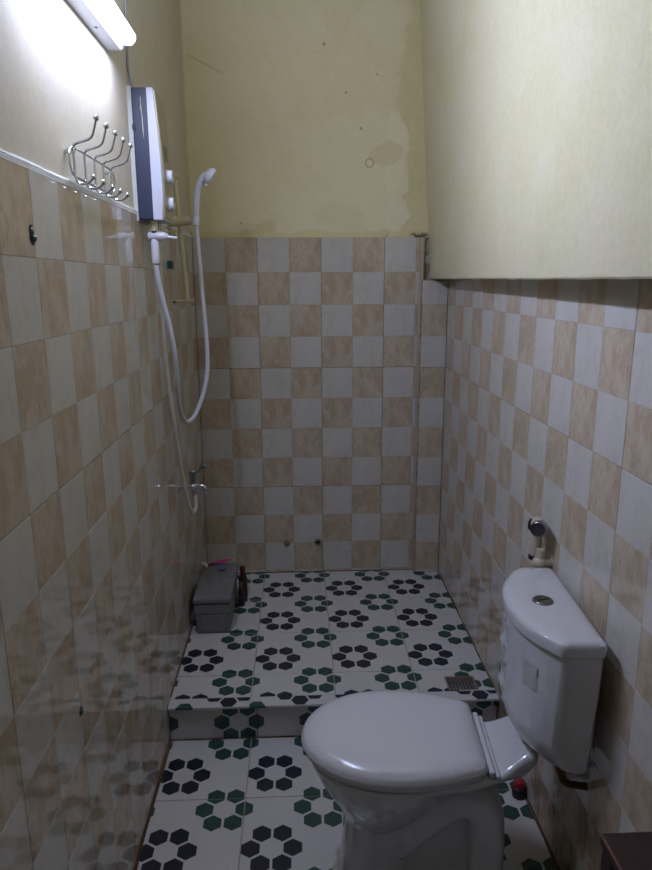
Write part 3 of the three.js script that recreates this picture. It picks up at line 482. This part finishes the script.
// ---------------------------------------------------------------- toilet (local x forward from the cistern's back, z away from the viewer)
const toilet = thing('toilet', 'white ceramic toilet with closed lid against the right wall', 'toilet', [1.144, 0, 1.668]);
toilet.rotation.y = Math.PI - 0.072;
{
  const smin = (a, b, k) => { const h = clamp(0.5 + 0.5 * (b - a) / k); return mix(b, a, h) - k * h * (1 - h); }, smax = (a, b, k) => -smin(-a, -b, k);
  const lerpT = (tab, y) => { const n = tab.length; if (y <= tab[0][0]) return tab[0].slice(1); if (y >= tab[n - 1][0]) return tab[n - 1].slice(1); let i = 1; while (y > tab[i][0]) i++;
    const a = tab[i - 1], b = tab[i], p = tab[Math.max(0, i - 2)], q = tab[Math.min(n - 1, i + 1)], h = b[0] - a[0], t = (y - a[0]) / h; // cubic through the table
    return [1, 2, 3].map((c) => { const m0 = (b[c] - p[c]) / (b[0] - p[0]) * h, m1 = (q[c] - a[c]) / (q[0] - a[0]) * h, t2 = t * t, t3 = t2 * t; return (2 * t3 - 3 * t2 + 1) * a[c] + (t3 - 2 * t2 + t) * m0 + (-2 * t3 + 3 * t2) * b[c] + (t3 - t2) * m1; }); };
  const bowlT = [[0.17, 0.485, 0.06, 0.06], [0.205, 0.483, 0.085, 0.088], [0.24, 0.4725, 0.1125, 0.118], [0.275, 0.4675, 0.1375, 0.14], [0.325, 0.463, 0.173, 0.16], [0.37, 0.4535, 0.2035, 0.171], [0.40, 0.443, 0.221, 0.175]];
  const seg = (px, py, ax, ay, bx, by) => { const dx = bx - ax, dy = by - ay, t = clamp(((px - ax) * dx + (py - ay) * dy) / (dx * dx + dy * dy)); return Math.hypot(px - ax - dx * t, py - ay - dy * t); };
  const rb = (x, y, z, cx, cy, cz, hx, hy, hz, r) => { const qx = Math.abs(x - cx) - hx + r, qy = Math.abs(y - cy) - hy + r, qz = Math.abs(z - cz) - hz + r; return Math.hypot(Math.max(qx, 0), Math.max(qy, 0), Math.max(qz, 0)) + Math.min(Math.max(qx, qy, qz), 0) - r; };
  const trap = [[0.43, 0.16], [0.37, 0.215], [0.315, 0.265], [0.27, 0.288], [0.228, 0.28], [0.205, 0.24], [0.2, 0.16], [0.2, 0.02]];
  const sdf = (x, y, z) => {
    const [c, a, b] = lerpT(bowlT, y), dx = x - c, k = Math.hypot(dx / a, z / b);
    let d = (k - 1) * Math.min(a, b) * 0.92; d = smax(d, y - 0.392, 0.012); d = smax(d, 0.185 - y, 0.02);
    const colA = mix(0.118, 0.104, sst(0, 0.2, y)), colB = mix(0.096, 0.082, sst(0, 0.2, y));
    let col = (Math.pow(Math.pow(Math.abs((x - 0.485) / (colA * 0.8)), 3) + Math.pow(Math.abs(z / colB), 3), 1 / 3) - 1) * 0.09; col = smax(col, y - 0.26, 0.02);
    d = smin(d, col, 0.014);
    let t2 = 9; for (let i = 0; i < trap.length - 1; i++) t2 = Math.min(t2, seg(x, y, ...trap[i], ...trap[i + 1]));
    const tw = smax(t2 - 0.046, Math.abs(z) - 0.09, 0.03); d = smin(d, tw, 0.01);
    const web = rb(x, y, z, 0.31, 0.14, 0, 0.13, 0.14, 0.05, 0.02); d = smin(d, web, 0.02);
    let foot = (Math.pow(Math.pow(Math.abs((x - 0.355) / 0.215), 3) + Math.pow(Math.abs(z / 0.118), 3), 1 / 3) - 1) * 0.118; foot = smax(foot, y - 0.035, 0.02); d = smin(d, foot, 0.025);
    // deck that carries the cistern
    const ytop = 0.393 + 0.05 * sst(0.2, 0.09, x), hw = mix(0.088, 0.15, sst(0.1, 0.3, x)) * mix(0.3, 1, sst(0.31, 0.388, y)), xm = mix(0.175, 0.085, sst(0.29, 0.43, y));
    const dk = smax(smax(smax(y - ytop, Math.abs(z) - hw, 0.022), smax(x - 0.34, xm - x, 0.03), 0.022), 0.24 - y, 0.04);
    d = smin(d, dk, 0.03);
    return smax(d, -y, 0.004);
  };
  const N = 104, mc = new MarchingCubes(N, ceramic, false, false, 400000), cx = 0.34, cy = 0.225, cz = 0, hx = 0.38, hy = 0.25, hz = 0.22;
  mc.isolation = 0; const half = N / 2;
  for (let k = 0; k < N; k++) for (let j = 0; j < N; j++) for (let i = 0; i < N; i++) mc.field[i + j * N + k * N * N] = -sdf(cx + (i - half) / half * hx, cy + (j - half) / half * hy, cz + (k - half) / half * hz);
  mc.update();
  const cnt = mc.count, pa = new Float32Array(cnt * 3), na = new Float32Array(cnt * 3), e = 0.0015;
  for (let i = 0; i < cnt; i++) {
    const x = cx + mc.positionArray[i * 3] * hx, y = cy + mc.positionArray[i * 3 + 1] * hy, z = cz + mc.positionArray[i * 3 + 2] * hz; pa.set([x, y, z], i * 3);
    const n = new THREE.Vector3(sdf(x + e, y, z) - sdf(x - e, y, z), sdf(x, y + e, z) - sdf(x, y - e, z), sdf(x, y, z + e) - sdf(x, y, z - e)).normalize(); na.set([n.x, n.y, n.z], i * 3);
  }
  const bg = new THREE.BufferGeometry(); bg.setAttribute('position', new THREE.BufferAttribute(pa, 3)); bg.setAttribute('normal', new THREE.BufferAttribute(na, 3));
  mesh('bowl', bg, ceramic, toilet);
  // seat ring and lid: egg outline with a straight back
  const resample = (pts, n) => { const L = [0]; for (let i = 0; i < pts.length; i++) { const a = pts[i], b = pts[(i + 1) % pts.length]; L.push(L[i] + Math.hypot(b[0] - a[0], b[1] - a[1])); } const o = []; let k = 0; for (let i = 0; i < n; i++) { const d = L[pts.length] * i / n; while (L[k + 1] < d) k++; const a = pts[k], b = pts[(k + 1) % pts.length], t = (d - L[k]) / (L[k + 1] - L[k] || 1); o.push([mix(a[0], b[0], t), mix(a[1], b[1], t)]); } return o; };
  const eggHalf = []; for (let i = 0; i <= 40; i++) { const a = i / 40 * Math.PI / 2; eggHalf.push([0.44 + 0.241 * Math.cos(a), 0.181 * Math.pow(Math.sin(a), 0.96)]); }
  for (let i = 1; i <= 20; i++) { const t = i / 20; eggHalf.push([0.44 - 0.203 * t, 0.181 - 0.043 * Math.pow(t, 2.0)]); }
  for (let i = 1; i <= 8; i++) { const a = i / 8 * Math.PI / 2; eggHalf.push([0.237 - 0.018 * Math.sin(a), 0.138 - 0.018 * (1 - Math.cos(a)) - 0.004 * Math.sin(a)]); }
  const NO = 128, egg = resample([...eggHalf, ...eggHalf.slice(1).map(([x, z]) => [x, -z]).reverse()], NO);
  const outline = (s) => egg.map(([x, z]) => [0.433 + (x - 0.433) * s, z * s]);
  const ringAt = (inset, y) => { const s = 1 - inset / 0.19; return outline(s).map(([x, z]) => [x, y, 0.005 - z]); };
  mesh('seat', loft([ringAt(0.014, 0.393), ringAt(0.009, 0.394), ringAt(0.006, 0.398), ringAt(0.006, 0.407), ringAt(0.012, 0.41)]), seatPlastic, toilet);
  const lid = mesh('lid', loft([ringAt(0.012, 0.409), ringAt(0.003, 0.4095), ringAt(0.0005, 0.412), ringAt(0, 0.416), ringAt(0.0008, 0.421), ringAt(0.003, 0.4275), ringAt(0.0075, 0.434), ringAt(0.014, 0.4395), ringAt(0.024, 0.444), ringAt(0.04, 0.4485), ringAt(0.07, 0.4525), ringAt(0.11, 0.455), ringAt(0.16, 0.456)], true, true, 0.7), seatPlastic, toilet);
  mesh('hinge', merge([rbox(0.016, 0.02, 0.235, 0.005).translate(0.209, 0.404, 0), rbox(0.012, 0.012, 0.235, 0.004).translate(0.194, 0.397, 0)]), seatPlastic, toilet);
  // cistern: bowed front, flat ends, tapering down
  const NC = 140;
  const tankRing = (y, hw, dep, inset, rel) => { // flat back and ends, bowed front
    const h = hw - inset, f = dep - inset, drop = 0.062, r = 0.022, half = [[inset, 0]], xe = f - drop; half.push([inset, h - 0.008]); half.push([inset + 0.008, h]);
    half.push([xe - r, h]); for (let i = 1; i <= 8; i++) { const a = i / 8 * 1.15; half.push([xe - r + r * Math.sin(a), h - r * (1 - Math.cos(a))]); }
    const [lx, lz] = half[half.length - 1]; for (let i = 1; i <= 30; i++) { const z = lz * (1 - i / 30), t = z / lz; half.push([lx + (f - lx) * (1 - Math.pow(t, 2.3)), z]); }
    const pts = resample([...half, ...half.slice(1, -1).map(([x, z]) => [x, -z]).reverse()], NC);
    return pts.map(([x, z]) => { let d = 0; if (rel && x > xe) { const m = sst(-0.03, 0.01, z) * sst(0.18, 0.15, z); d = m * rel * Math.pow(0.5 + 0.5 * Math.sin(z * 120 + 2.2 * Math.sin(y * 60)), 2) * (0.55 + 0.45 * Math.sin(y * 110 + z * 50)); } return [x + d, y, z]; }); };
  const tr = []; for (let i = 0; i <= 46; i++) { const s = i / 46, y = 0.446 + (0.772 - 0.446) * s, hw = mix(0.164, 0.196, sst(-0.25, 0.9, s)), dep = 0.163 - 0.05 * Math.pow(1 - clamp(s / 0.3), 2.2), ins = 0.012 * Math.pow(1 - clamp(s / 0.05), 2); tr.push(tankRing(y, hw, dep, ins, 0.008 * sst(0.2, 0.3, s) * sst(0.98, 0.9, s))); }
  mesh('cistern', loft(tr, true, true, 0.6), ceramic, toilet);
  const lr = [[0.771, 0.008], [0.772, 0.0], [0.775, -0.003], [0.795, -0.004], [0.803, -0.002], [0.808, 0.003], [0.811, 0.010]].map(([y, ins]) => tankRing(y, 0.198, 0.167, ins, 0));
  for (const [y, k] of [[0.8125, 0.9], [0.8135, 0.75], [0.814, 0.4]]) lr.push(lr[6].map(([x, , z]) => [0.078 + (x - 0.078) * k, y, z * k]));
  const cl = mesh('cistern_lid', loft(lr, true, true, 0.6), ceramic, toilet);
  const fb = mesh('flush_button', lathe([[0, 0.004], [0.017, 0.004], [0.019, 0.002], [0.0195, 0.0045], [0.023, 0.0045], [0.025, 0.002], [0.0255, 0]], 30, [0, 1, 0], [0.085, 0.8135, -0.012]), S({ color: 0x85837c, metalness: 0.9, roughness: 0.25 }), cl);
  mesh('divider', new THREE.BoxGeometry(0.034, 0.0014, 0.0024).rotateY(0.4).translate(0.085, 0.818, -0.012), black, fb);
  // pale paper sticker on the cistern's front
  { const N1 = 256, c = document.createElement('canvas'); c.width = c.height = N1; const g = c.getContext('2d'); g.fillStyle = '#bfbcba'; g.fillRect(0, 0, N1, N1); const q = rng(12); g.strokeStyle = '#a39c94'; g.lineWidth = 6; g.strokeRect(14, 14, N1 - 28, N1 - 28); g.fillStyle = '#a8a098'; for (let r = 0; r < 6; r++) { let x = 34; while (x < 200) { const w = 8 + q() * 22; if (q() > 0.25) g.fillRect(x, 36 + r * 34, w, 12); x += w + 8; } }
    const tx = new THREE.CanvasTexture(c); tx.colorSpace = THREE.SRGBColorSpace;
    const pos = [], uv = [], idx = [], M = 6; const surfX = (y, w) => { const s = (y - 0.446) / 0.326, ring = tankRing(y, mix(0.164, 0.196, sst(-0.25, 0.9, s)), 0.163, 0, 0); let best = 9, bx = 0.15; for (const p of ring) if (p[0] > 0.07 && Math.abs(p[2] + w) < best) { best = Math.abs(p[2] + w); bx = p[0]; } return bx; };
    const fx = (w) => { return surfX(0.69, w) + 0.0014; };
    for (let i = 0; i <= M; i++) for (let j = 0; j <= M; j++) { const w = 0.098 + 0.046 * i / M, y = 0.652 + 0.062 * j / M; pos.push(Math.max(fx(w), surfX(y, w) + 0.0012), y, -w); uv.push(i / M, j / M); }
    for (let i = 0; i < M; i++) for (let j = 0; j < M; j++) { const a = i * (M + 1) + j; idx.push(a, a + M + 1, a + M + 2, a, a + M + 2, a + 1); }
    const sg = new THREE.BufferGeometry(); sg.setAttribute('position', new THREE.Float32BufferAttribute(pos, 3)); sg.setAttribute('uv', new THREE.Float32BufferAttribute(uv, 2)); sg.setIndex(idx); sg.computeVertexNormals();
    mesh('sticker', sg, S({ map: tx, roughness: 0.7, side: THREE.DoubleSide }), toilet); }
  // rough cement at the foot
  const rings = []; for (let i = 0; i <= 64; i++) { const a = -Math.PI * 0.75 + Math.PI * 1.5 * i / 64, r = 0.008 + 0.02 * vnoise(i * 0.6, 0.4, 999, 9, 31), px = 0.355 + 0.22 * Math.sign(Math.cos(a)) * Math.pow(Math.abs(Math.cos(a)), 0.67), pz = 0.122 * Math.sign(Math.sin(a)) * Math.pow(Math.abs(Math.sin(a)), 0.67), ring = []; for (let k = 0; k < 10; k++) { const q = k / 10 * Math.PI * 2, rr = r * (0.8 + 0.5 * vnoise(i * 1.3, k * 0.9, 999, 9, 35)); ring.push([px + Math.cos(a) * Math.cos(q) * rr, Math.max(0.001, 0.004 + Math.sin(q) * rr * 0.9), pz + Math.sin(a) * Math.cos(q) * rr]); } rings.push(ring); }
  mesh('cement_bead', loft(rings.reverse()), S({ color: 0xc9c1b2, roughness: 0.95 }), toilet);
  mesh('gasket', lathe([[0, 0], [0.04, 0], [0.043, 0.01], [0.04, 0.024], [0, 0.024]], 24, [0, 1, 0], [0.075, 0.43, 0]), S({ color: 0x5a3d20, roughness: 0.8 }), toilet);
  mesh('bolt', merge([rod([0.05, 0.425, -0.13], [0.05, 0.45, -0.13], 0.005), lathe([[0, 0], [0.013, 0], [0.013, 0.008], [0, 0.008]], 6, [0, 1, 0], [0.05, 0.432, -0.13])]), S({ color: 0x6b4826, roughness: 0.75, metalness: 0.3 }), toilet);
}
// rusty inlet pipe under the cistern
tag(mesh('inlet_pipe', tube([[W, 0.36, 1.765], [1.14, 0.365, 1.765], [1.11, 0.375, 1.765], [1.10, 0.40, 1.762], [1.10, 0.4455, 1.762]], 0.009, 24, 10), S({ color: 0x5d4222, roughness: 0.8, metalness: 0.2 })), 'rusty brown inlet pipe between wall and cistern bottom', 'pipe');
// bidet sprayer
{
  const t = thing('bidet_sprayer', 'cream bidet sprayer with chrome nozzle hanging on the right wall', 'bidet sprayer', [1.132, 0.812, 1.432]); t.scale.setScalar(1.28);
  const cream = S({ color: 0xb9b09a, roughness: 0.35 });
  mesh('wall_valve', merge([rod([0.0257, 0.0, 0.01], [0, 0.0, 0.01], 0.011), ball(0.015, [0, 0, 0.01], 16), rod([0, 0.0, 0.01], [0, 0.03, 0.01], 0.0095), rod([0, 0, 0.01], [0, -0.1, 0.008], 0.007)]), cream, t);
  mesh('holder', merge([rbox(0.026, 0.014, 0.042, 0.005).translate(0, -0.006, -0.004)]), cream, t);
  mesh('handle', loft([[-0.04, 0.008], [-0.005, 0.0085], [0.0, 0.0115], [0.03, 0.012], [0.062, 0.0125], [0.08, 0.014], [0.092, 0.011], [0.096, 0.004]].map(([y, r]) => { const o = []; for (let k = 0; k < 16; k++) { const a = -k / 16 * Math.PI * 2; o.push([r * Math.cos(a) - 0.002, y, -0.014 + 0.07 * Math.max(0, y) * 0.25 + r * Math.sin(a)]); } return o; })), cream, t);
  mesh('black_ring', lathe([[0.012, -0.004], [0.0145, -0.003], [0.0145, 0.005], [0.012, 0.006]], 18, [0, 1, 0], [-0.002, 0.003, -0.013]), black, t);
  const nz = mesh('nozzle', lathe([[0.011, -0.01], [0.0145, -0.004], [0.0165, 0.012], [0.0175, 0.02], [0.015, 0.0215]], 22, [-0.55, 0.06, 0.83], [-0.002, 0.08, 0.006]), dullChrome, t);
  mesh('nozzle_face', lathe([[0, 0.019], [0.015, 0.019], [0.0155, 0.021]], 20, [-0.55, 0.06, 0.83], [-0.002, 0.08, 0.006]), S({ color: 0x4a4c50, roughness: 0.4, metalness: 0.5 }), nz);
  mesh('trigger', tube([[-0.006, 0.085, -0.026], [-0.009, 0.078, -0.034], [-0.009, 0.06, -0.038]], 0.0045, 12, 8), black, t);
  mesh('hose', tube([[-0.002, -0.04, -0.014], [0.0, -0.12, -0.012], [0.012, -0.25, -0.03], [0.016, -0.29, -0.02], [0.016, -0.25, 0.0], [0.008, -0.14, 0.006], [0, -0.1, 0.008]], 0.006, 60, 10), cream, t);
}
// small red cap lying behind the toilet
{ const t = thing('bottle', 'small dark bottle with red cap on floor behind toilet', 'bottle', [1.142, 0, 1.385]); mesh('body', lathe([[0, 0], [0.019, 0], [0.021, 0.004], [0.021, 0.028], [0.016, 0.036], [0, 0.036]], 20), S({ color: 0x241c1c, roughness: 0.5 }), t); mesh('cap', lathe([[0.0165, 0.034], [0.0175, 0.038], [0.0165, 0.054], [0.01, 0.058], [0, 0.058]], 20), S({ color: 0x96202a, roughness: 0.4 }), t); }

// ---------------------------------------------------------------- dark wooden side table at the right
{
  const t = thing('side_table', 'dark brown wooden table corner beside the right wall', 'table', [1.068, 0, 2.43]);
  const wt = dataTex(256, 256, (u, v) => { const n = fbm(u, v, 40, 3, 4, 401); return mixc([34, 18, 18], [62, 36, 32], n); }), wood = S({ map: wt, roughness: 0.45 }), edge = S({ color: 0x6a4636, roughness: 0.6 });
  const w = 0.09, l = 0.23, H = 0.65;
  mesh('top', rbox(2 * w, 0.022, 2 * l, 0.003).translate(0, H - 0.011, 0), wood, t);
  mesh('edge_strip', rbox(0.004, 0.006, 2 * l - 0.006, 0.0015).translate(-w + 0.001, H - 0.0026, 0), edge, t);
  mesh('apron', merge([box(-w + 0.008, w - 0.008, H - 0.09, H - 0.022, -l + 0.01, -l + 0.028), box(-w + 0.008, w - 0.008, H - 0.09, H - 0.022, l - 0.028, l - 0.01), box(-w + 0.008, -w + 0.026, H - 0.09, H - 0.022, -l + 0.028, l - 0.028), box(w - 0.026, w - 0.008, H - 0.09, H - 0.022, -l + 0.028, l - 0.028)]), wood, t);
  for (const sx of [-1, 1]) for (const sz of [-1, 1]) mesh('leg', rbox(0.034, H - 0.022, 0.034, 0.003).translate(sx * (w - 0.02), (H - 0.022) / 2, sz * (l - 0.022)), wood, t);
}

scene.traverse((o) => { if (o.isMesh) { o.castShadow = true; o.receiveShadow = true; } });
renderer.render(scene, camera);
